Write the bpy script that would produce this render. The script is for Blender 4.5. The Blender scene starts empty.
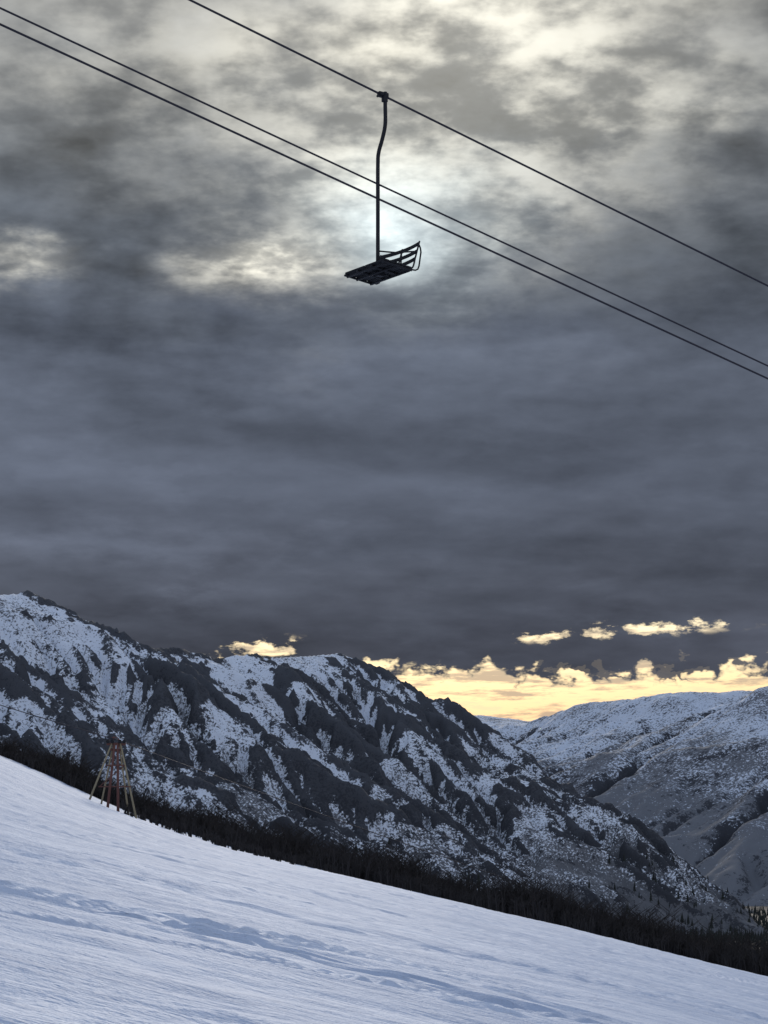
import bpy, math, random
import numpy as np
from mathutils import Vector, Matrix
random.seed(7); np.random.seed(7)
SC = bpy.context.scene
SC.view_settings.view_transform = 'Standard'
SC.view_settings.look = 'None'
SC.view_settings.exposure = 0

# ------------------------------------------------------------------ camera (77 mm-equivalent, portrait)
EYE = 1.6
PITCH = math.atan(348/2190)
cam = bpy.data.cameras.new("camera"); co = bpy.data.objects.new("camera", cam)
SC.collection.objects.link(co); SC.camera = co
cam.sensor_fit = 'VERTICAL'; cam.sensor_height = 36; cam.lens = 77
cam.clip_start = 0.1; cam.clip_end = 60000
co.location = (0, 0, EYE); co.rotation_euler = (math.pi/2+PITCH, 0, 0)
SP, CP = math.sin(PITCH), math.cos(PITCH)

def survey(px, py, Y):
    """theodolite reading + range -> world XYZ"""
    t = Y/(2190*CP-(512-py)*SP)
    return ((px-384)*t, Y, EYE+(2190*SP+(512-py)*CP)*t)

# ------------------------------------------------------------------ numpy noise
def make_perm(seed):
    r = np.random.RandomState(seed); p = r.permutation(256)
    return np.concatenate([p, p, p])
def perlin(x, y, seed=0):
    p = make_perm(seed)
    xi = np.floor(x).astype(np.int64); yi = np.floor(y).astype(np.int64)
    xf = x-xi; yf = y-yi
    xi &= 255; yi &= 255
    def g(ix, iy, dx, dy):
        h = p[p[ix & 255]+(iy & 255)]*(2*np.pi/256)
        return np.cos(h)*dx+np.sin(h)*dy
    u = xf*xf*xf*(xf*(xf*6-15)+10); v = yf*yf*yf*(yf*(yf*6-15)+10)
    a = g(xi, yi, xf, yf); b = g(xi+1, yi, xf-1, yf)
    c = g(xi, yi+1, xf, yf-1); d = g(xi+1, yi+1, xf-1, yf-1)
    return ((a*(1-u)+b*u)*(1-v)+(c*(1-u)+d*u)*v)*1.5
def fbm(x, y, o=4, seed=0, gain=.5):
    s = 0; a = 1; f = 1; n = 0
    for i in range(o):
        s = s+a*perlin(x*f+i*17.3, y*f-i*9.1, seed+i); n += a; a *= gain; f *= 2.03
    return s/n
def ridged(x, y, o=4, seed=0):
    s = 0; a = 1; f = 1; n = 0
    for i in range(o):
        s = s+a*(1-2*np.abs(perlin(x*f+i*17.3, y*f-i*9.1, seed+i))); n += a; a *= .55; f *= 2.1
    return s/n
def sstep(a, b, x):
    t = np.clip((x-a)/(b-a), 0, 1); return t*t*(3-2*t)
def blur(z, n):
    for _ in range(n):
        zp = np.pad(z, 1, mode='edge')
        z = (zp[:-2, 1:-1]+zp[2:, 1:-1]+zp[1:-1, :-2]+zp[1:-1, 2:]+2*zp[1:-1, 1:-1])/6
    return z

# ------------------------------------------------------------------ node helpers
class NT:
    def __init__(s, tree): s.t = tree; s.n = tree.nodes; s.l = tree.links
    def put(s, sock, v):
        if isinstance(v, bpy.types.NodeSocket): s.l.new(v, sock)
        elif v is not None: sock.default_value = v
    def m(s, op, a, b=None, c=None, clamp=False):
        n = s.n.new('ShaderNodeMath'); n.operation = op; n.use_clamp = clamp
        s.put(n.inputs[0], a); s.put(n.inputs[1], b); s.put(n.inputs[2], c)
        return n.outputs[0]
    def add(s, a, b): return s.m('ADD', a, b)
    def sub(s, a, b): return s.m('SUBTRACT', a, b)
    def mul(s, a, b): return s.m('MULTIPLY', a, b)
    def comb(s, x, y, z):
        n = s.n.new('ShaderNodeCombineXYZ')
        for i, v in enumerate((x, y, z)): s.put(n.inputs[i], v)
        return n.outputs[0]
    def ss(s, a, b, x):
        n = s.n.new('ShaderNodeMapRange'); n.interpolation_type = 'SMOOTHSTEP'
        if a > b:
            n.inputs[3].default_value = 1; n.inputs[4].default_value = 0; a, b = b, a
        s.put(n.inputs[0], x); s.put(n.inputs[1], a); s.put(n.inputs[2], b)
        return n.outputs[0]
    def lin(s, a, b, c, d, x):
        n = s.n.new('ShaderNodeMapRange')
        for i, v in enumerate((x, a, b, c, d)): s.put(n.inputs[i], v)
        return n.outputs[0]
    def noise(s, vec, scale, detail=5, rough=.5, dist=0, lac=2.0):
        n = s.n.new('ShaderNodeTexNoise'); s.l.new(vec, n.inputs['Vector'])
        n.inputs['Scale'].default_value = scale; n.inputs['Detail'].default_value = detail
        n.inputs['Roughness'].default_value = rough; n.inputs['Distortion'].default_value = dist
        n.inputs['Lacunarity'].default_value = lac
        return n.outputs['Fac']
    def mix(s, f, a, b, blend='MIX'):
        n = s.n.new('ShaderNodeMix'); n.data_type = 'RGBA'; n.blend_type = blend
        s.put(n.inputs[0], f)
        for i, v in ((6, a), (7, b)):
            if isinstance(v, tuple): v = (*v, 1)
            s.put(n.inputs[i], v)
        return n.outputs[2]
    def ramp(s, f, stops):
        n = s.n.new('ShaderNodeValToRGB'); s.l.new(f, n.inputs[0]); e = n.color_ramp.elements
        while len(e) < len(stops): e.new(.5)
        for el, (p, c) in zip(e, stops): el.position = p; el.color = (*c, 1)
        return n.outputs[0]
    def scale(s, v, f):
        n = s.n.new('ShaderNodeVectorMath'); n.operation = 'SCALE'
        s.put(n.inputs[0], v); s.put(n.inputs['Scale'], f); return n.outputs[0]
    def vadd(s, a, b):
        n = s.n.new('ShaderNodeVectorMath'); n.operation = 'ADD'; s.put(n.inputs[0], a); s.put(n.inputs[1], b); return n.outputs[0]

def new_mat(name):
    m = bpy.data.materials.new(name); m.use_nodes = True
    N = NT(m.node_tree); b = m.node_tree.nodes['Principled BSDF']
    return m, N, b
def simple_mat(name, col, rough=.6, metal=0, var=.3, scale=8):
    m, N, b = new_mat(name)
    tc = N.n.new('ShaderNodeTexCoord').outputs['Object']
    f = N.noise(tc, scale, 3, .6)
    c = N.mix(f, tuple(x*(1-var) for x in col), tuple(min(1, x*(1+var)) for x in col))
    N.put(b.inputs['Base Color'], c); b.inputs['Roughness'].default_value = rough
    b.inputs['Metallic'].default_value = metal
    return m

# ------------------------------------------------------------------ mesh helpers
def grid_obj(name, X, Y, Z, mat, attrs={}, wrap=False):
    r, c = X.shape
    me = bpy.data.meshes.new(name)
    idx = np.arange(r*c).reshape(r, c)
    if wrap:
        nx = np.roll(idx, -1, axis=1)
        q = np.stack([idx[:-1], nx[:-1], nx[1:], idx[1:]], -1).reshape(-1, 4)[:, ::-1]
    else:
        q = np.stack([idx[:-1, :-1], idx[:-1, 1:], idx[1:, 1:], idx[1:, :-1]], -1).reshape(-1, 4)
    q = np.ascontiguousarray(q)
    me.vertices.add(r*c)
    me.vertices.foreach_set('co', np.stack([X, Y, Z], -1).astype(np.float32).ravel())
    me.loops.add(q.size); me.loops.foreach_set('vertex_index', q.ravel().astype(np.int32))
    me.polygons.add(len(q))
    me.polygons.foreach_set('loop_start', np.arange(0, q.size, 4, dtype=np.int32))
    me.update(calc_edges=True)
    me.polygons.foreach_set('use_smooth', np.ones(len(q), dtype=bool))
    for k, v in attrs.items():
        a = me.attributes.new(k, 'FLOAT', 'POINT'); a.data.foreach_set('value', v.astype(np.float32).ravel())
    me.materials.append(mat)
    o = bpy.data.objects.new(name, me); SC.collection.objects.link(o)
    return o
def tri_obj(name, V, T, mat):
    V = np.asarray(V, dtype=np.float32); T = np.asarray(T, dtype=np.int32)
    me = bpy.data.meshes.new(name)
    me.vertices.add(len(V)); me.vertices.foreach_set('co', V.ravel())
    me.loops.add(T.size); me.loops.foreach_set('vertex_index', T.ravel())
    me.polygons.add(len(T)); me.polygons.foreach_set('loop_start', np.arange(0, T.size, 3, dtype=np.int32))
    me.update(calc_edges=True); me.materials.append(mat)
    o = bpy.data.objects.new(name, me); SC.collection.objects.link(o); return o
def tube(name, pts, r, mat, parent=None, n=10, cap=True):
    pts = [Vector(p) for p in pts]; V = []; F = []
    rs = r if isinstance(r, (list, tuple)) else [r]*len(pts)
    up = None
    for i, p in enumerate(pts):
        d = (pts[min(i+1, len(pts)-1)]-pts[max(i-1, 0)]).normalized()
        if up is None:
            up = Vector((0, 0, 1)) if abs(d.z) < .9 else Vector((1, 0, 0))
        a = (up-d*up.dot(d)).normalized(); b = d.cross(a); up = a
        for k in range(n):
            t = 2*math.pi*k/n; V.append(p+(a*math.cos(t)+b*math.sin(t))*rs[i])
    for i in range(len(pts)-1):
        for k in range(n):
            F.append((i*n+k, i*n+(k+1) % n, (i+1)*n+(k+1) % n, (i+1)*n+k))
    if cap:
        F.append(tuple(range(n))[::-1]); F.append(tuple((len(pts)-1)*n+k for k in range(n)))
    me = bpy.data.meshes.new(name); me.from_pydata(V, [], F); me.update()
    for p in me.polygons: p.use_smooth = len(p.vertices) == 4
    me.materials.append(mat); o = bpy.data.objects.new(name, me); SC.collection.objects.link(o)
    if parent: o.parent = parent
    return o
def smooth_path(pts, sub=6):
    P = [Vector(p) for p in pts]; P = [P[0]*2-P[1]]+P+[P[-1]*2-P[-2]]; out = []
    for i in range(1, len(P)-2):
        for k in range(sub):
            t = k/sub; a, b, c, d = P[i-1:i+3]
            out.append(.5*((2*b)+(c-a)*t+(2*a-5*b+4*c-d)*t*t+(-a+3*b-3*c+d)*t**3))
    out.append(P[-2]); return out
def box(name, c, s, mat, parent=None, rot=None, bev=.006):
    import bmesh
    bm = bmesh.new(); bmesh.ops.create_cube(bm, size=1)
    bmesh.ops.scale(bm, vec=s, verts=bm.verts)
    bmesh.ops.bevel(bm, geom=bm.edges[:], offset=min(bev, min(s)*.3), segments=2, affect='EDGES')
    if rot is not None: bmesh.ops.transform(bm, matrix=rot, verts=bm.verts)
    bmesh.ops.translate(bm, vec=c, verts=bm.verts)
    me = bpy.data.meshes.new(name); bm.to_mesh(me); bm.free(); me.materials.append(mat)
    o = bpy.data.objects.new(name, me); SC.collection.objects.link(o)
    if parent: o.parent = parent
    return o
def empty(name, loc=(0, 0, 0)):
    e = bpy.data.objects.new(name, None); e.location = loc; SC.collection.objects.link(e); e.empty_display_size = .3
    return e

# ------------------------------------------------------------------ foreground slope
xs_t = np.arange(-400, 401, 1.0)
prof = np.interp(xs_t, [-400, -120, -60, -43.5, -28, -15.3, 1.8, 20, 43.8, 120, 400],
                 [75, 38, 20.0, 14.0, 7.3, 3.0, -.7, -5.0, -10.8, -28, -60])
k = np.hanning(15); k /= k.sum()
prof = np.convolve(np.pad(prof, 7, mode='edge'), k, 'valid')
prof -= np.interp(0, xs_t, prof)
YC = 255.0
def valley(x, y):
    return -72+6*fbm(x/300, y/300, 4, 40)
def ground_h(x, y, fine=True):
    h = np.interp(x, xs_t, prof)-.0045*y
    dd = np.maximum(y-YC, 0)
    h = h-.03*dd-.00025*dd*dd
    rr = np.hypot(x, y)
    h = h+.35*fbm(x/26, y/40, 3, 3)*sstep(8, 60, rr)
    if fine:
        near = 1-sstep(170, 330, rr)
        u = x*.88+y*.47; w = -x*.47+y*.88
        h = h+near*(.16*fbm(u/8, w/3.0, 4, 5)*sstep(0, 30, rr)+.065*ridged(u/3.4, w/.8, 3, 9)*sstep(-.3, .3, fbm(x/14, y/20, 2, 19)))
        # faint cross-hatching left by skis and the groomer
        h = h+near*.024*np.sin(w*5.2+3*fbm(x/15, y/15, 2, 33))*sstep(-.1, .25, fbm(x/20, y/12, 2, 34))
        rs = np.random.RandomState(4)
        for i in range(44):   # old ski tracks
            ang = rs.uniform(-.35, .75); c0 = rs.uniform(16, 200); cur = rs.uniform(1, 6); per = rs.uniform(10, 30)
            q = -x*math.sin(ang)+y*math.cos(ang)-c0+cur*np.sin(x/per+i)
            msk = sstep(-.3, .1, perlin(x/16+i, y/16, 60+i))*sstep(14, 36, rr)
            for o in (-.24, .24):
                h = h-.09*np.exp(-((q-o)/.15)**2)*msk+.05*np.exp(-((q-o-.24)/.12)**2)*msk
    t = sstep(300, 1000, rr)
    return h*(1-t)+t*valley(x, y)

az = np.radians(np.concatenate([np.linspace(-180, -30, 60, endpoint=False), np.linspace(-30, -11.5, 60, endpoint=False),
     np.linspace(-11.5, 11.5, 520, endpoint=False), np.linspace(11.5, 30, 60, endpoint=False), np.linspace(30, 180, 60, endpoint=False)]))
rad = np.concatenate([[0.3], np.geomspace(1.5, 10, 30, endpoint=False), np.geomspace(10, 340, 760, endpoint=False),
                      np.geomspace(340, 40000, 140)])
A, R = np.meshgrid(az, rad)
GX, GY = R*np.sin(A), R*np.cos(A)
GZ = ground_h(GX, GY)
brush = sstep(254, 268, np.where(GY > 0, R, 0)+8*fbm(GX/12, GY/12, 3, 77))
brush = brush*(GY > 0)

m_snow, N, b = new_mat("snow")
pos = N.n.new('ShaderNodeNewGeometry').outputs['Position']
at = N.n.new('ShaderNodeAttribute'); at.attribute_name = 'brush'; atf = at.outputs['Fac']
mp = N.n.new('ShaderNodeMapping'); mp.inputs['Rotation'].default_value = (0, 0, -.49); mp.inputs['Scale'].default_value = (.30, 1, 1)
N.l.new(pos, mp.inputs[0]); sv = mp.outputs[0]
n1 = N.noise(sv, .22, 4, .6); n2 = N.noise(sv, 1.8, 5, .7); n3 = N.noise(pos, 14, 2, .6)
snowc = N.mix(N.ss(.3, .7, n1), (.46, .54, .70), (.66, .72, .85))
snowc = N.mix(N.mul(N.ss(.48, .68, n2), .6), snowc, (.40, .47, .62))
nb = N.noise(pos, .035, 6, .65); nb2 = N.noise(pos, .4, 2, .6)
dark = N.mix(nb2, (.018, .016, .016), (.045, .038, .034))
patch = N.ss(.62, .68, nb)
val = N.mix(N.mul(patch, .3), dark, (.4, .42, .48))
N.put(b.inputs['Base Color'], N.mix(atf, snowc, val))
b.inputs['Roughness'].default_value = .75
b.inputs['Specular IOR Level'].default_value = .2
bp = N.n.new('ShaderNodeBump'); bp.inputs['Strength'].default_value = .9; bp.inputs['Distance'].default_value = .16
hh = N.add(n2, N.mul(n3, .2)); N.l.new(hh, bp.inputs['Height']); N.l.new(bp.outputs[0], b.inputs['Normal'])
grid_obj("snow_ground", GX, GY, GZ, m_snow, {'brush': brush}, wrap=True)

# ------------------------------------------------------------------ mountains: stream-power eroded height fields
def erode(z, iters, kf, diff):
    R_, C_ = z.shape; n = R_*C_
    nb = [(-1, 0, 1.), (1, 0, 1.), (0, -1, 1.), (0, 1, 1.), (-1, -1, 1.414), (-1, 1, 1.414), (1, -1, 1.414), (1, 1, 1.414)]
    base = np.arange(n).reshape(R_, C_)
    for it in range(iters):
        zp = np.pad(z, 1, mode='constant', constant_values=1e9)
        best = np.zeros_like(z); rec = base.copy(); dist = np.ones_like(z)
        for dy, dx, L in nb:
            s = (z-zp[1+dy:1+dy+R_, 1+dx:1+dx+C_])/L
            mk = s > best
            best = np.where(mk, s, best); rec = np.where(mk, base+dy*C_+dx, rec); dist = np.where(mk, L, dist)
        zf = z.ravel(); order = np.argsort(-zf).tolist(); rl = rec.ravel().tolist()
        Aa = [1.0]*n
        for i in order:
            r = rl[i]
            if r != i: Aa[r] += Aa[i]
        F = (kf*np.sqrt(np.array(Aa))/dist.ravel()).tolist()
        zl = zf.tolist()
        for i in reversed(order):
            r = rl[i]
            if r != i:
                f = F[i]; zl[i] = (zl[i]+f*zl[r])/(1+f)
        z = np.array(zl).reshape(R_, C_)
        z = z*(1-diff)+blur(z, 1)*diff
    return z, np.log(np.array(Aa)).reshape(R_, C_)
def upsample(z, f, nb=1):
    r, c = z.shape
    yi = np.linspace(0, r-1, (r-1)*f+1); xi = np.linspace(0, c-1, (c-1)*f+1)
    y0 = np.minimum(yi.astype(int), r-2); x0 = np.minimum(xi.astype(int), c-2)
    fy = (yi-y0)[:, None]; fx = (xi-x0)[None]
    a = z[y0][:, x0]; b_ = z[y0][:, x0+1]; c_ = z[y0+1][:, x0]; d = z[y0+1][:, x0+1]
    return blur((a*(1-fx)+b_*fx)*(1-fy)+(c_*(1-fx)+d*fx)*fy, nb)
def ridge_field(X, Y, line):
    bd = np.full(X.shape, 1e9); bz = np.zeros(X.shape); bs = np.zeros(X.shape); acc = 0
    for (x0, y0, z0), (x1, y1, z1) in zip(line[:-1], line[1:]):
        L2 = (x1-x0)**2+(y1-y0)**2; t = np.clip(((X-x0)*(x1-x0)+(Y-y0)*(y1-y0))/L2, 0, 1)
        d = np.hypot(X-x0-t*(x1-x0), Y-y0-t*(y1-y0)); mk = d < bd
        bd = np.where(mk, d, bd); bz = np.where(mk, z0+t*(z1-z0), bz); bs = np.where(mk, acc+t*math.sqrt(L2), bs)
        acc += math.sqrt(L2)
    return bd, bz, bs
def smax(a, b, k):
    h = np.clip(.5+.5*(a-b)/k, 0, 1); return b*(1-h)+a*h+k*h*(1-h)

prof1 = [(-420, 640), (-250, 622), (-120, 600), (-40, 590), (0, 594), (28, 594), (60, 610), (100, 630), (150, 650), (190, 653), (215, 661),
         (235, 655), (265, 659), (300, 657), (340, 654), (362, 663), (385, 677), (410, 698), (440, 724), (480, 752), (520, 780),
         (560, 806), (600, 835), (650, 865), (700, 893), (760, 915)]
line1 = [survey(px, py-3, 2000+1.6*px) for px, py in prof1]
STEP = 5.0
x1 = np.arange(-800, 800, STEP); y1 = np.arange(1250, 3500, STEP)
X1, Y1 = np.meshgrid(x1, y1)
wx = 30*fbm(X1/170, Y1/170, 3, 21); wy = 30*fbm(X1/170, Y1/170, 3, 22)
d, zr, s_ = ridge_field(X1, Y1, line1)
env = sstep(0, 110, d)
d2, zr2, _ = ridge_field(X1+wx*env, Y1+wy*env, line1)
z = zr2-.60*d2
cx = (s_)/170; cy = d/420
z = z+env*(34*ridged(cx+.35*fbm(X1/150, Y1/150, 2, 8), cy, 3, 31)-8)+6*ridged(X1/38, Y1/38, 4, 12)*sstep(0, 30, d)+10*env*fbm(X1/90, Y1/90, 3, 14)
z = smax(z, np.full_like(z, -84.)+5*fbm(X1/80, Y1/80, 3, 2), 26)
z, area = erode(z, 16, .055, .02)
Z1 = upsample(z, 2, 0); AR = upsample(blur(area, 1), 2); x1f = np.linspace(x1[0], x1[-1], Z1.shape[1]); y1f = np.linspace(y1[0], y1[-1], Z1.shape[0])
X1f, Y1f = np.meshgrid(x1f, y1f)
D1 = np.clip(upsample(d, 2, 0), 0, None); S1 = upsample(s_, 2, 0)
big = Z1-blur(Z1, 50); sm = Z1-blur(Z1, 8)
crag = sstep(.08, .36, fbm(X1f/80, Y1f/80, 5, 51, .6)+.024*big)*sstep(-20, 60, Z1)
# sharp rock ribs running down the fall line
rib = ridged(S1/40+.9*fbm(X1f/60, Y1f/60, 3, 57), D1/130, 4, 58)
Z1 = Z1+(2.2*ridged(X1f/24, Y1f/24, 5, 61)+1.3*ridged(X1f/8, Y1f/8, 3, 66)+2.4*rib*sstep(0, 40, D1))*(.2+1.6*crag)
gy, gx = np.gradient(Z1, 2.5); slope2 = np.hypot(gx, gy)
chute = sstep(1.5, 3.6, AR)
rock = -.03+.022*np.clip(big, -9, 9)+.06*np.clip(sm, -3, 3)+.22*np.clip(slope2-.65, -.4, .6)+.56*crag-.38*chute+.22*fbm(X1f/60, Y1f/60, 3, 71)+.10*rib
rock = rock-.08*sstep(-100, -330, X1f)*sstep(110, 200, Z1)+.13*sstep(-150, 0, X1f)*sstep(250, 150, X1f)*sstep(60, 160, Z1)
low = .75+.75*(1-sstep(-40, 110, Z1+40*fbm(X1f/200, Y1f/200, 3, 81)))-.7*sstep(60, 180, Z1)
low = low+1.6*(1-sstep(-62, -12, Z1+34*fbm(X1f/90, Y1f/90, 3, 83)))-.7*chute
def mountain_mat(name, sc, rockc, snow_a, snow_b, veg=.5, kb=.75):
    m, N, b = new_mat(name)
    pos = N.n.new('ShaderNodeNewGeometry').outputs['Position']
    a1 = N.n.new('ShaderNodeAttribute'); a1.attribute_name = 'rock'
    a2 = N.n.new('ShaderNodeAttribute'); a2.attribute_name = 'low'
    na = N.noise(pos, .07*sc, 5, .75); nb = N.noise(pos, .45*sc, 3, .7); nc = N.noise(pos, .012*sc, 3, .6)
    r = N.add(a1.outputs['Fac'], N.mul(N.sub(na, .5), 1.1)); r = N.add(r, N.mul(N.sub(nb, .5), kb))
    rf = N.ss(.26, .38, r)
    sp = N.add(nb, N.mul(N.sub(nc, .5), .5)); sp = N.add(sp, N.mul(a2.outputs['Fac'], .12))
    sp = N.add(sp, N.mul(N.sub(na, .5), .45))
    vf = N.mul(N.ss(.54, .66, sp), veg)
    snow = N.mix(nc, snow_a, snow_b)
    rk = N.mix(nb, tuple(c*.4 for c in rockc), tuple(c*1.6 for c in rockc))
    col = N.mix(vf, snow, (.05, .048, .052)); col = N.mix(N.mul(rf, .95), col, rk)
    N.put(b.inputs['Base Color'], col); b.inputs['Roughness'].default_value = .9; b.inputs['Specular IOR Level'].default_value = .1
    return m
mm1 = mountain_mat("rock_and_snow", 1.0, (.040, .042, .050), (.64, .69, .79), (.83, .87, .94), .88)
grid_obj("mountain", X1f, Y1f, Z1, mm1, {'rock': rock, 'low': low})

prof2 = [(330, 715, 8200), (400, 712, 7900), (440, 714, 7600), (480, 716, 7200), (530, 726, 6700), (570, 724, 6400), (610, 721, 6100), (650, 713, 5800), (700, 702, 5500),
         (738, 692, 5300), (750, 691, 5250), (775, 698, 5150), (850, 690, 4900), (950, 660, 4800), (1200, 640, 4700)]
line2 = [survey(*p) for p in prof2]
ST2 = 18.0
x2 = np.arange(-200, 1900, ST2); y2 = np.arange(3500, 8400, ST2)
X2, Y2 = np.meshgrid(x2, y2)
d, zr, s_ = ridge_field(X2, Y2, line2); env = sstep(0, 300, d)
dd, zz, _ = ridge_field(X2+60*fbm(X2/500, Y2/500, 3, 91)*env, Y2+60*fbm(X2/500, Y2/500, 3, 92)*env, line2)
z = zz-.12*np.minimum(dd, 250)-.40*np.maximum(dd-250, 0)
z = z+env*(55*ridged(s_/600+.4*fbm(X2/500, Y2/500, 2, 94), d/900, 4, 95)-12)+10*fbm(X2/120, Y2/120, 4, 97)*env
z = smax(z, np.full_like(z, -86.), 50)
z, area = erode(z, 12, .045, .04)
Z2 = upsample(z, 3); AR = upsample(area, 3, 2); X2f, Y2f = np.meshgrid(np.linspace(x2[0], x2[-1], Z2.shape[1]), np.linspace(y2[0], y2[-1], Z2.shape[0]))
big = Z2-blur(Z2, 50); gy, gx = np.gradient(Z2, 6.0); sl = np.hypot(gx, gy)
Z2 = Z2+(5*ridged(X2f/70, Y2f/70, 4, 99)+2*ridged(X2f/22, Y2f/22, 3, 100))*sstep(-60, 50, Z2)
rock = .08+.009*np.clip(big, -15, 15)+.3*(sl-.4)+.34*fbm(X2f/240, Y2f/240, 5, 101)-.12*sstep(2, 4.5, AR)-.12*sstep(300, 390, Z2)
low = (1-sstep(110, 330, Z2+60*fbm(X2f/500, Y2f/500, 3, 103)))*1.5+.5+.9*(1-sstep(-30, 40, Z2+60*fbm(X2f/200, Y2f/200, 3, 105)))+.8*fbm(X2f/150, Y2f/150, 4, 107)
mm2 = mountain_mat("rounded_fell_snow", .42, (.045, .048, .058), (.54, .60, .71), (.72, .77, .86), .82, .9)
grid_obj("distant_mountain", X2f, Y2f, Z2, mm2, {'rock': rock, 'low': low})

# ------------------------------------------------------------------ vegetation
def lookup(Z, xa, ya, x, y):
    fx = np.clip((x-xa[0])/(xa[1]-xa[0]), 0, len(xa)-1.001); fy = np.clip((y-ya[0])/(ya[1]-ya[0]), 0, len(ya)-1.001)
    return Z[fy.astype(int), fx.astype(int)]
rs = np.random.RandomState(11)
def stems(x, y, z, h, n, w):
    """vectorised bushes: n tapering stems each with three side twigs"""
    B = len(x); rep = lambda a: np.repeat(a, n)
    X, Y, Z, H = rep(x), rep(y), rep(z), rep(h); M = B*n
    a = rs.uniform(0, 6.283, M); lean = rs.uniform(.05, .8, M); L = H*rs.uniform(.5, 1, M)
    bx = X+rs.normal(0, 1, M)*.16*H; by = Y+rs.normal(0, 1, M)*.16*H
    dx = np.cos(a)*lean*L*.6; dy = np.sin(a)*lean*L*.6; dz = L
    b_ = rs.uniform(0, 3.14, M); ux = np.cos(b_)*w; uy = np.sin(b_)*w
    mx, my, mz = bx+dx*.4, by+dy*.4, Z+dz*.55
    V = np.stack([np.stack([bx-ux, by-uy, Z-.4], -1), np.stack([bx+ux, by+uy, Z-.4], -1), np.stack([mx+ux, my+uy, mz], -1),
                  np.stack([mx-ux, my-uy, mz], -1), np.stack([bx+dx, by+dy, Z+dz], -1)], 1)
    Vs = [V.reshape(-1, 3)]; i = np.arange(M)[:, None]*5
    Ts = [np.concatenate([i+[0, 1, 2], i+[0, 2, 3], i+[3, 2, 4]])]; off = M*5
    for q in range(3):
        f = rs.uniform(.3, .95, M); a2 = rs.uniform(0, 6.283, M); l2 = L*rs.uniform(.15, .4, M)
        px_, py_, pz_ = bx+dx*f, by+dy*f, Z+dz*f
        V = np.stack([np.stack([px_, py_, pz_-w*.8], -1), np.stack([px_, py_, pz_+w*.8], -1),
                      np.stack([px_+np.cos(a2)*l2, py_+np.sin(a2)*l2, pz_+l2*.7], -1)], 1)
        Vs.append(V.reshape(-1, 3)); Ts.append(np.arange(M)[:, None]*3+[0, 1, 2]+off); off += M*3
    return np.concatenate(Vs), np.concatenate(Ts)
m_twig = simple_mat("alder_twigs", (.028, .023, .022), .9, 0, .5, .3)
cand = 5200
bx = rs.uniform(-80, 100, cand); by = 254+rs.beta(1.1, 1.3, cand)*62
keep = fbm(bx/9, by/9, 3, 111) > -.34
bx, by = bx[keep], by[keep]
bh = rs.uniform(2.6, 5.8, len(bx))*(.85+.8*fbm(bx/14, by/14, 2, 112))*np.where(by < 260, .6, 1)*np.where(bx < -22, .68, 1.0)
nx_ = 80; yy = rs.uniform(228, 256, nx_); xx = -28*yy/230+rs.uniform(1, 24, nx_)
bx = np.concatenate([bx, xx]); by = np.concatenate([by, yy]); bh = np.concatenate([bh, rs.uniform(.4, 1.3, nx_)])
V, T = stems(bx, by, ground_h(bx, by, False), bh, 12, .065)
tri_obj("alder_thicket", V, T, m_twig)

m_con = simple_mat("dark_conifer", (.020, .024, .021), .95, 0, .5, .05)
V = []; T = []
def conifer(x, y, z, h):
    tiers = 5; r0 = h*.2
    for t in range(tiers):
        zb = z+h*(.08+.8*t/tiers); r = r0*(1-t/tiers)*rs.uniform(.75, 1.15)+.15; top = zb+h*.28
        i = len(V); n = 5; V.append((x, y, top)); ph = rs.uniform(0, 6)
        for q in range(n*2):
            rr = r*(1 if q % 2 == 0 else .55)*rs.uniform(.8, 1.2); a = ph+math.pi*q/n
            V.append((x+rr*math.cos(a), y+rr*math.sin(a), zb-(.05*h if q % 2 == 0 else 0)))
        for q in range(n*2): T.append((i, i+1+q, i+1+(q+1) % (n*2)))
    i = len(V); V.extend([(x-.2, y, z-1), (x+.2, y, z-1), (x, y, z+h*.4)]); T.append((i, i+1, i+2))
M = 18000
cy_ = rs.uniform(1500, 3300, M); cx_ = rs.uniform(-.02, .30, M)*cy_
cl = fbm(cx_/120, cy_/120, 3, 121); zm = lookup(Z1, x1f, y1f, cx_, cy_); zv = valley(cx_, cy_); zt = np.maximum(zm, zv)
ok = (cl > -.15+.22*rs.rand(M)) & (zt < 20-90*rs.rand(M))
for x, y, z_ in list(zip(cx_[ok], cy_[ok], zt[ok]))[:3800]: conifer(x, y, z_, rs.uniform(5, 13))
tri_obj("conifer_forest", V, T, m_con)
M = 3800; y = rs.uniform(450, 1500, M); x = rs.uniform(.02, .27, M)*y
V, T = stems(x, y, ground_h(x, y, False), rs.uniform(3, 7.5, M), 7, .16)
m_birch = simple_mat("bare_birch", (.050, .040, .036), .9, 0, .5, .02)
tri_obj("birch_woodland", V, T, m_birch)

# ------------------------------------------------------------------ chairlift chair + ropes
m_steel = simple_mat("weathered_steel", (.012, .011, .013), .7, .1, .35, 12)
m_rope = simple_mat("wire_rope", (.036, .032, .042), .6, .4, .2, 20)
m_board = simple_mat("seat_board", (.010, .0095, .011), .85, 0, .4, 10)
G = Vector(survey(384, 96, 30.6))
DC = Vector((3186, 2345, -802)).normalized()
DH = Vector((DC.x, DC.y, 0)).normalized()
def rope(name, P, dist0, dist1, r):
    pts = [P+DC*t for t in np.linspace(dist0, dist1, 40)]
    return tube(name, pts, r, m_rope, None, 10)
rope("haul_rope", G, -60, 330, .016)
rope("haul_rope", Vector(survey(384, 187, 35.1)), -70, 330, .016)
rope("haul_rope", Vector(survey(384, 201.5, 35.1)), -70, 330, .018)

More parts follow.
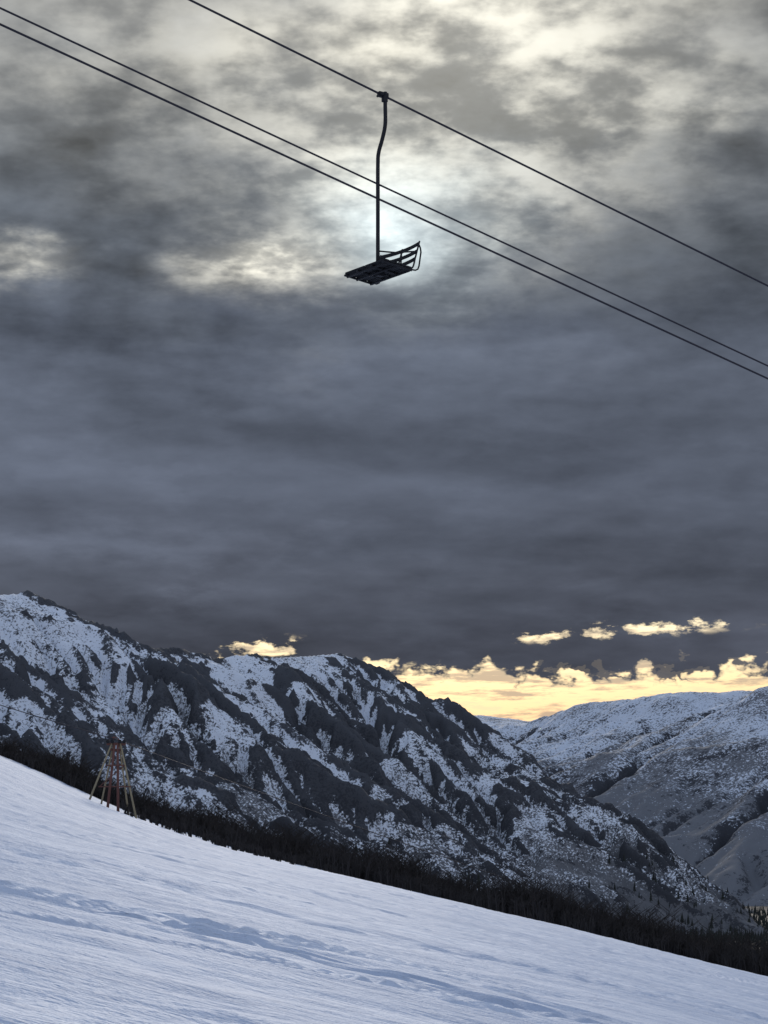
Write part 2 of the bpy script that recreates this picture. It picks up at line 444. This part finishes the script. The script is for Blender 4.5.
ch = empty("chairlift_chair", G)
Fw = -DH; Wd = Vector((DH.y, -DH.x, 0))  # width axis, + = nearer the slope
sgn = Fw.cross(Wd).z
ch.rotation_euler = Matrix((Fw, Wd, Fw.cross(Wd))).transposed().to_euler()
def L(f, w, z): return (f, w, z*sgn)
tube("hanger_pole", smooth_path([L(0, .03, .05), L(0, .03, -.15), L(0, .03, -.44), L(0, -.04, -.64), L(0, -.13, -.82), L(0, -.15, -1.0), L(0, -.15, -1.6), L(0, -.15, -2.50)], 6), .029, m_steel, ch, 14)
box("grip_jaw", L(.02, .0, .01), (.17, .07, .075), m_steel, ch)
box("grip_arm", L(.01, .03, -.06), (.08, .06, .09), m_steel, ch)
tube("grip_bolt", [L(.07, -.07, .0), L(.07, .08, .0)], .018, m_steel, ch)
CW = -.13; HW = .47; SZ = -2.60
def seatp(f, w, up=0):
    return L(f, CW+w, SZ+.10*f+up)
for w in (-HW, -.17, .17, HW):
    tube("seat_rail", [seatp(-.24, w, -.035), seatp(.27, w, -.035)], .016, m_steel, ch)
for f in (-.2, .05, .22):
    tube("seat_beam", [seatp(f, -HW, -.05), seatp(f, HW, -.05)], .017, m_steel, ch)
for i, f in enumerate((-.19, -.09, .01, .11, .21)):
    for w0 in (-.245, .245):
        box("seat_slat", seatp(f, w0, 0), (.094, .475, .032), m_board, ch, Matrix.Rotation(-.10*sgn, 4, 'Y'))
box("pole_socket", L(-.02, CW, SZ-.0), (.12, .09, .16), m_steel, ch)
def backp(w, h):
    bow = .06*(1-(w/HW)**2)
    return L(-.26-.30*h-bow, CW+w, SZ-.02+h)
for h in (.13, .25, .37):
    for e, r in ((0, .014), (.020, .014), (.036, .011)):
        tube("back_slat", [backp(w, h+e) for w in np.linspace(-HW, HW, 15)], r, m_board, ch, 8)
for w in (-HW, -.02, HW):
    base = [seatp(-.2, w, -.03)]+[tuple(backp(w, h)) for h in (.02, .15, .28, .42)]
    tube("back_upright", smooth_path(base, 4), .013, m_steel, ch, 8)
for w in (-HW, HW):
    tube("side_loop", [backp(w, .37), L(-.40, CW+w, SZ+.30), L(-.41, CW+w, SZ+.24), L(-.375, CW+w, SZ+.03), L(-.355, CW+w, SZ-.02), L(-.31, CW+w, SZ-.045), L(-.12, CW+w, SZ-.05)], .012, m_steel, ch, 8)
tube("arm_rest", [backp(HW, .26), L(-.10, CW+HW, SZ+.19), L(-.06, CW+HW, SZ+.16), L(-.05, CW+HW, SZ)], .012, m_steel, ch, 8)
tube("back_brace", [L(0, -.15, SZ+.30), backp(-.02, .36)], .012, m_steel, ch, 8)

# ------------------------------------------------------------------ pylon on the hill
m_red = simple_mat("weathered_red_paint", (.15, .060, .046), .8, 0, .3, 3)
m_yel = simple_mat("weathered_timber", (.32, .26, .16), .85, 0, .3, 3)
TX, TY = -28.0, 230.0
tz = float(ground_h(np.array([TX]), np.array([TY]), False)[0])
tw = empty("lift_tower", (TX, TY, tz))
H = 6.9
def gz(x, y): return float(ground_h(np.array([TX+x]), np.array([TY+y]), False)[0])-tz-.15
for i, (x, y, xt, m, r) in enumerate([(-2.6, -.8, -.45, m_yel, .11), (-1.6, 1.0, -.3, m_yel, .10), (-.65, -1.0, -.14, m_red, .15),
                                    (.45, -1.0, .16, m_red, .15), (1.35, 1.0, .3, m_yel, .10), (2.35, -.8, .45, m_yel, .11)]):
    tube("leg_%d" % (i+1), [(x, y, gz(x, y)), (xt, y*.12, H)], [r, r*.8], m, tw, 8)
for hgt_, half in ((2.4, 1.7), (4.6, 1.0)):
    tube("cross_brace", [(-half, -.60, hgt_), (half, -.60, hgt_)], .06, m_red, tw, 8)
tube("diagonal_brace", [(-1.6, -.6, 2.4), (.95, -.45, 4.6)], .05, m_red, tw, 8)
box("crosshead", (0, 0, H-.05), (2.0, .26, .26), m_red, tw, None, .02)
box("crosshead_beam", (0, 0, H-.65), (1.2, .24, .22), m_red, tw, None, .02)
for x in (-.85, -.4, .4, .85):
    tube("sheave", [(x, -.28, H+.2), (x, -.16, H+.2)], .2, m_steel, tw, 16)
tube("work_rail", [(-.3, -.1, H), (-.25, -.1, H+.75)], .06, m_red, tw, 8)
tube("work_rail", [(.3, -.1, H), (.25, -.1, H+.55)], .06, m_red, tw, 8)
tube("work_rail", [(-.5, -.1, H+.6), (.1, -.1, H+.62)], .05, m_red, tw, 8)
P = Vector((TX, TY-.22, tz+H+.40))
pts = []
for t in np.linspace(-90, 0, 14): pts.append(P+Vector((t*.8, t*.2, -t*.30+.0009*t*(t+90))))
for t in np.linspace(0, 420, 40)[1:]: pts.append(P+Vector((t*.62, t*.76, -t*.16-t*.02+.00022*t*(t-300)*.6)))
tube("lift_cable", pts, .045, m_rope, None, 6)

# utility pole beyond the crest
px_, py_, pz_ = survey(761, 951, 300)
up = empty("utility_pole", (px_, py_, pz_-9))
m_wood = simple_mat("pole_timber", (.30, .23, .16), .9, 0, .3, 2)
tube("mast", [(0, 0, -3), (0, 0, 9)], [.2, .15], m_wood, up, 10)
for z_ in (8.5, 7.5, 6.5):
    box("crossarm", (0, -.2, z_), (2.4, .16, .2), m_wood, up)
    for x in (-1, -.5, .5, 1): tube("insulator", [(x, -.2, z_+.09), (x, -.2, z_+.3)], .05, m_wood, up, 8)

# ------------------------------------------------------------------ sky
W = bpy.data.worlds.new("World"); SC.world = W; W.use_nodes = True
try:
    W.cycles.sampling_method = 'MANUAL'; W.cycles.sample_map_resolution = 256
except Exception as e: print(e)
N = NT(W.node_tree); bg = W.node_tree.nodes['Background']
gen = N.n.new('ShaderNodeTexCoord').outputs['Generated']
nrm = N.n.new('ShaderNodeVectorMath'); nrm.operation = 'NORMALIZE'; N.l.new(gen, nrm.inputs[0])
sx = N.n.new('ShaderNodeSeparateXYZ'); N.l.new(nrm.outputs[0], sx.inputs[0])
dx, dy, dz = sx.outputs
AZ = N.mul(N.m('ARCTAN2', dx, dy), 57.2958); EL = N.mul(N.m('ARCSINE', dz), 57.2958)
den = N.add(N.m('MAXIMUM', dz, 0.0), .24)
cp = N.comb(N.m('DIVIDE', dx, den), N.m('DIVIDE', dy, den), 0.0)
off = N.vadd(cp, (7.3, 2.1, 5.0))
w1 = N.sub(N.noise(cp, 6.0, 6, .6), .5)
w2 = N.sub(N.noise(off, 6.0, 6, .6), .5)
AZw = N.add(AZ, N.mul(w1, 8.0)); ELw = N.add(EL, N.mul(w2, 6.0))
big = N.noise(N.vadd(cp, (1.7, .4, 0)), 3.0, 3, .5)
mid = N.noise(N.vadd(cp, (3.1, 8.8, 1.0)), 8.0, 7, .58)
fin = N.noise(cp, 22, 4, .6)
# cloud relief: the sides of the billows that face the hidden sun are lit
rc = N.vadd(cp, (5.5, 1.2, 2.0))
rA = N.noise(rc, 6.0, 5, .52)
sunoff = N.comb(N.mul(N.sub(.5, N.mul(N.add(AZ, 8.0), .0625)), .05), N.mul(N.sub(EL, 16.5), .0045), 0.0)
rB = N.noise(N.vadd(rc, sunoff), 6.0, 5, .52)
relief = N.sub(rA, rB)
lay = N.noise(N.comb(N.add(N.mul(AZ, .05), N.mul(w1, .7)), N.add(N.mul(EL, .24), N.mul(AZ, .012)), 1.5), 1.4, 4, .5)
def aE(px, py): return (px-384)/38.2, (860-py)/38.4
def lobe(px, py, sxp, syp, amp, warp=1.0, tilt=0.0):
    a0, e0 = aE(px, py)
    if warp == 1.0: A_, E_ = AZw, ELw
    elif not warp: A_, E_ = AZ, EL
    else: A_, E_ = N.add(AZ, N.mul(w1, 8.0*warp)), N.add(EL, N.mul(w2, 6.0*warp))
    da = N.sub(A_, a0); de = N.sub(E_, e0)
    if tilt: de = N.sub(de, N.mul(da, tilt))
    u = N.mul(da, 38.2/sxp); v = N.mul(de, 38.4/syp)
    q = N.add(N.mul(u, u), N.mul(v, v))
    return N.mul(N.m('EXPONENT', N.mul(q, -1.0)), amp)
def total(ls):
    s = ls[0]
    for l in ls[1:]: s = N.add(s, l)
    return s
base = N.ramp(N.lin(0, 40, 0, 1, N.add(EL, N.mul(w1, 4.0))), [
    (.00, (.080, .084, .106)), (.14, (.070, .078, .104)), (.18, (.094, .107, .142)), (.24, (.102, .119, .160)), (.34, (.103, .121, .160)),
    (.40, (.128, .147, .177)), (.47, (.180, .195, .212)), (.57, (.225, .230, .230)), (.75, (.28, .29, .31)), (1.0, (.38, .41, .46))])
hi = N.ss(9.5, 16.5, EL)
modl = N.add(N.add(N.mul(N.sub(big, .5), 1.2), N.mul(N.sub(mid, .5), 1.3)), N.mul(N.sub(fin, .5), .45))
modl = N.mul(modl, N.add(.26, N.mul(hi, .62)))
modl = N.add(modl, N.mul(N.mul(N.sub(lay, .5), 1.8), N.sub(1.0, N.mul(hi, .7))))
modl = N.add(modl, N.mul(relief, N.add(.8, N.mul(hi, 1.8))))
cloud = N.scale(base, N.add(1.0, modl))
adj = total([lobe(690, 290, 190, 110, -.30), lobe(90, 205, 130, 45, -.12), lobe(120, 550, 260, 20, .40, .4, .03), lobe(60, 420, 160, 50, .12),
             lobe(330, 380, 200, 40, .10, 1.0, .2), lobe(640, 470, 200, 40, -.08), lobe(260, 612, 240, 20, -.14, .4), lobe(620, 605, 240, 25, -.20, .4)])
cloud = N.scale(cloud, N.add(1.0, adj))
# light coming through thin cloud around the hidden sun
thin = N.ss(.42, .60, N.add(N.add(N.mul(mid, .64), N.mul(fin, .18)), N.add(N.mul(big, .18), N.mul(relief, .7))))
G1 = total([lobe(450, 100, 190, 110, .48, tilt=-.1), lobe(530, 15, 200, 65, .40), lobe(258, 268, 64, 24, 1.35, .4), lobe(15, 266, 48, 15, .60, .5),
            lobe(335, 190, 105, 80, .34), lobe(640, 110, 130, 50, .25), lobe(140, 60, 200, 80, .20), lobe(520, 205, 90, 30, .18)])
G1 = N.mul(G1, N.add(.26, N.mul(thin, .95)))
g1 = N.scale((1.0, .945, .77), G1)
G2 = N.add(lobe(400, 215, 96, 60, .32, .7), lobe(392, 246, 46, 34, .54, .3))
g2 = N.scale((.82, .97, 1.0), N.mul(G2, N.add(.66, N.mul(thin, .55))))
cloud = N.vadd(N.vadd(cloud, g1), g2)
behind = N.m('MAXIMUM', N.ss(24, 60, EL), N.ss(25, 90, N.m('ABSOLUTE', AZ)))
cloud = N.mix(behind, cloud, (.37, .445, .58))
# clear strip under the cloud deck
st = N.comb(N.mul(AZ, .50), N.mul(EL, 1.1), 0.0)
sn = N.sub(N.noise(st, 1.5, 6, .62), .5)
streak = N.noise(N.comb(N.mul(AZ, .28), N.mul(EL, 1.9), 3.0), 1.9, 6, .65)
nish = N.n.new('ShaderNodeTexSky'); nish.sky_type = 'NISHITA'; nish.sun_disc = False
nish.sun_elevation = math.radians(16.3); nish.sun_rotation = math.radians(0.4); nish.dust_density = 4
warm = N.ramp(N.lin(2.5, 6.5, 0, 1, EL), [(0, (.56, .34, .20)), (.3, (.68, .44, .25)), (.50, (.76, .56, .32)), (.7, (.82, .69, .44)), (1, (.82, .76, .57))])
clear = N.vadd(warm, N.scale(nish.outputs[0], .01))
clear = N.mix(N.mul(N.ss(.47, .62, streak), .72), clear, (.37, .30, .26))
clear = N.mix(N.mul(N.ss(.44, .34, streak), .5), clear, (.90, .79, .50))
# lumpy cumulus edge: rounded billows (folded noise) hanging from the deck
lump = N.m('ABSOLUTE', N.mul(N.sub(N.noise(N.comb(N.mul(AZ, .9), N.mul(EL, 1.3), 6.0), 1.1, 4, .55), .5), 2.0))
edge = N.add(N.add(EL, N.mul(sn, 1.5)), N.mul(N.sub(.16, lump), 1.5))
deck = N.ss(4.66, 5.02, edge)
slots = total([lobe(262, 649, 56, 10, 1.0, 0), lobe(545, 637, 34, 8, .8, 0), lobe(650, 631, 90, 9, .85, 0, .05), lobe(440, 670, 60, 8, .5, 0)])
slotm = N.ss(.55, 1.15, N.add(slots, N.mul(sn, 5.5)))
slotm = N.mul(slotm, N.ss(.08, .60, slots))
puff = N.ss(.42, .62, N.add(total([lobe(565, 657, 50, 24, 1.0, 0), lobe(690, 657, 95, 24, 1.05, 0)]), N.mul(N.sub(.14, lump), 1.9)))
deck = N.m('MAXIMUM', N.mul(deck, N.sub(1.0, slotm)), N.mul(puff, N.sub(.97, N.mul(slotm, .9))))
rim = N.mul(N.mul(deck, N.sub(1.0, deck)), 1.2)
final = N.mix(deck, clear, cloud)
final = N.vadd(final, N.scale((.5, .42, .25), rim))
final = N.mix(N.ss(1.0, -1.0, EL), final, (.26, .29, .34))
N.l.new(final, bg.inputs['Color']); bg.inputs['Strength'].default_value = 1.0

sun = bpy.data.lights.new("sun", 'SUN'); so = bpy.data.objects.new("sun", sun); SC.collection.objects.link(so)
sun.energy = 1.5; sun.angle = math.radians(10); sun.color = (1, .93, .84)
sd = Vector(survey(394, 240, 100))-Vector((0, 0, EYE))
so.rotation_euler = sd.to_track_quat('Z', 'Y').to_euler(); so.location = (0, 0, 50)
print("sun dir", sd.normalized(), "tower z", tz)
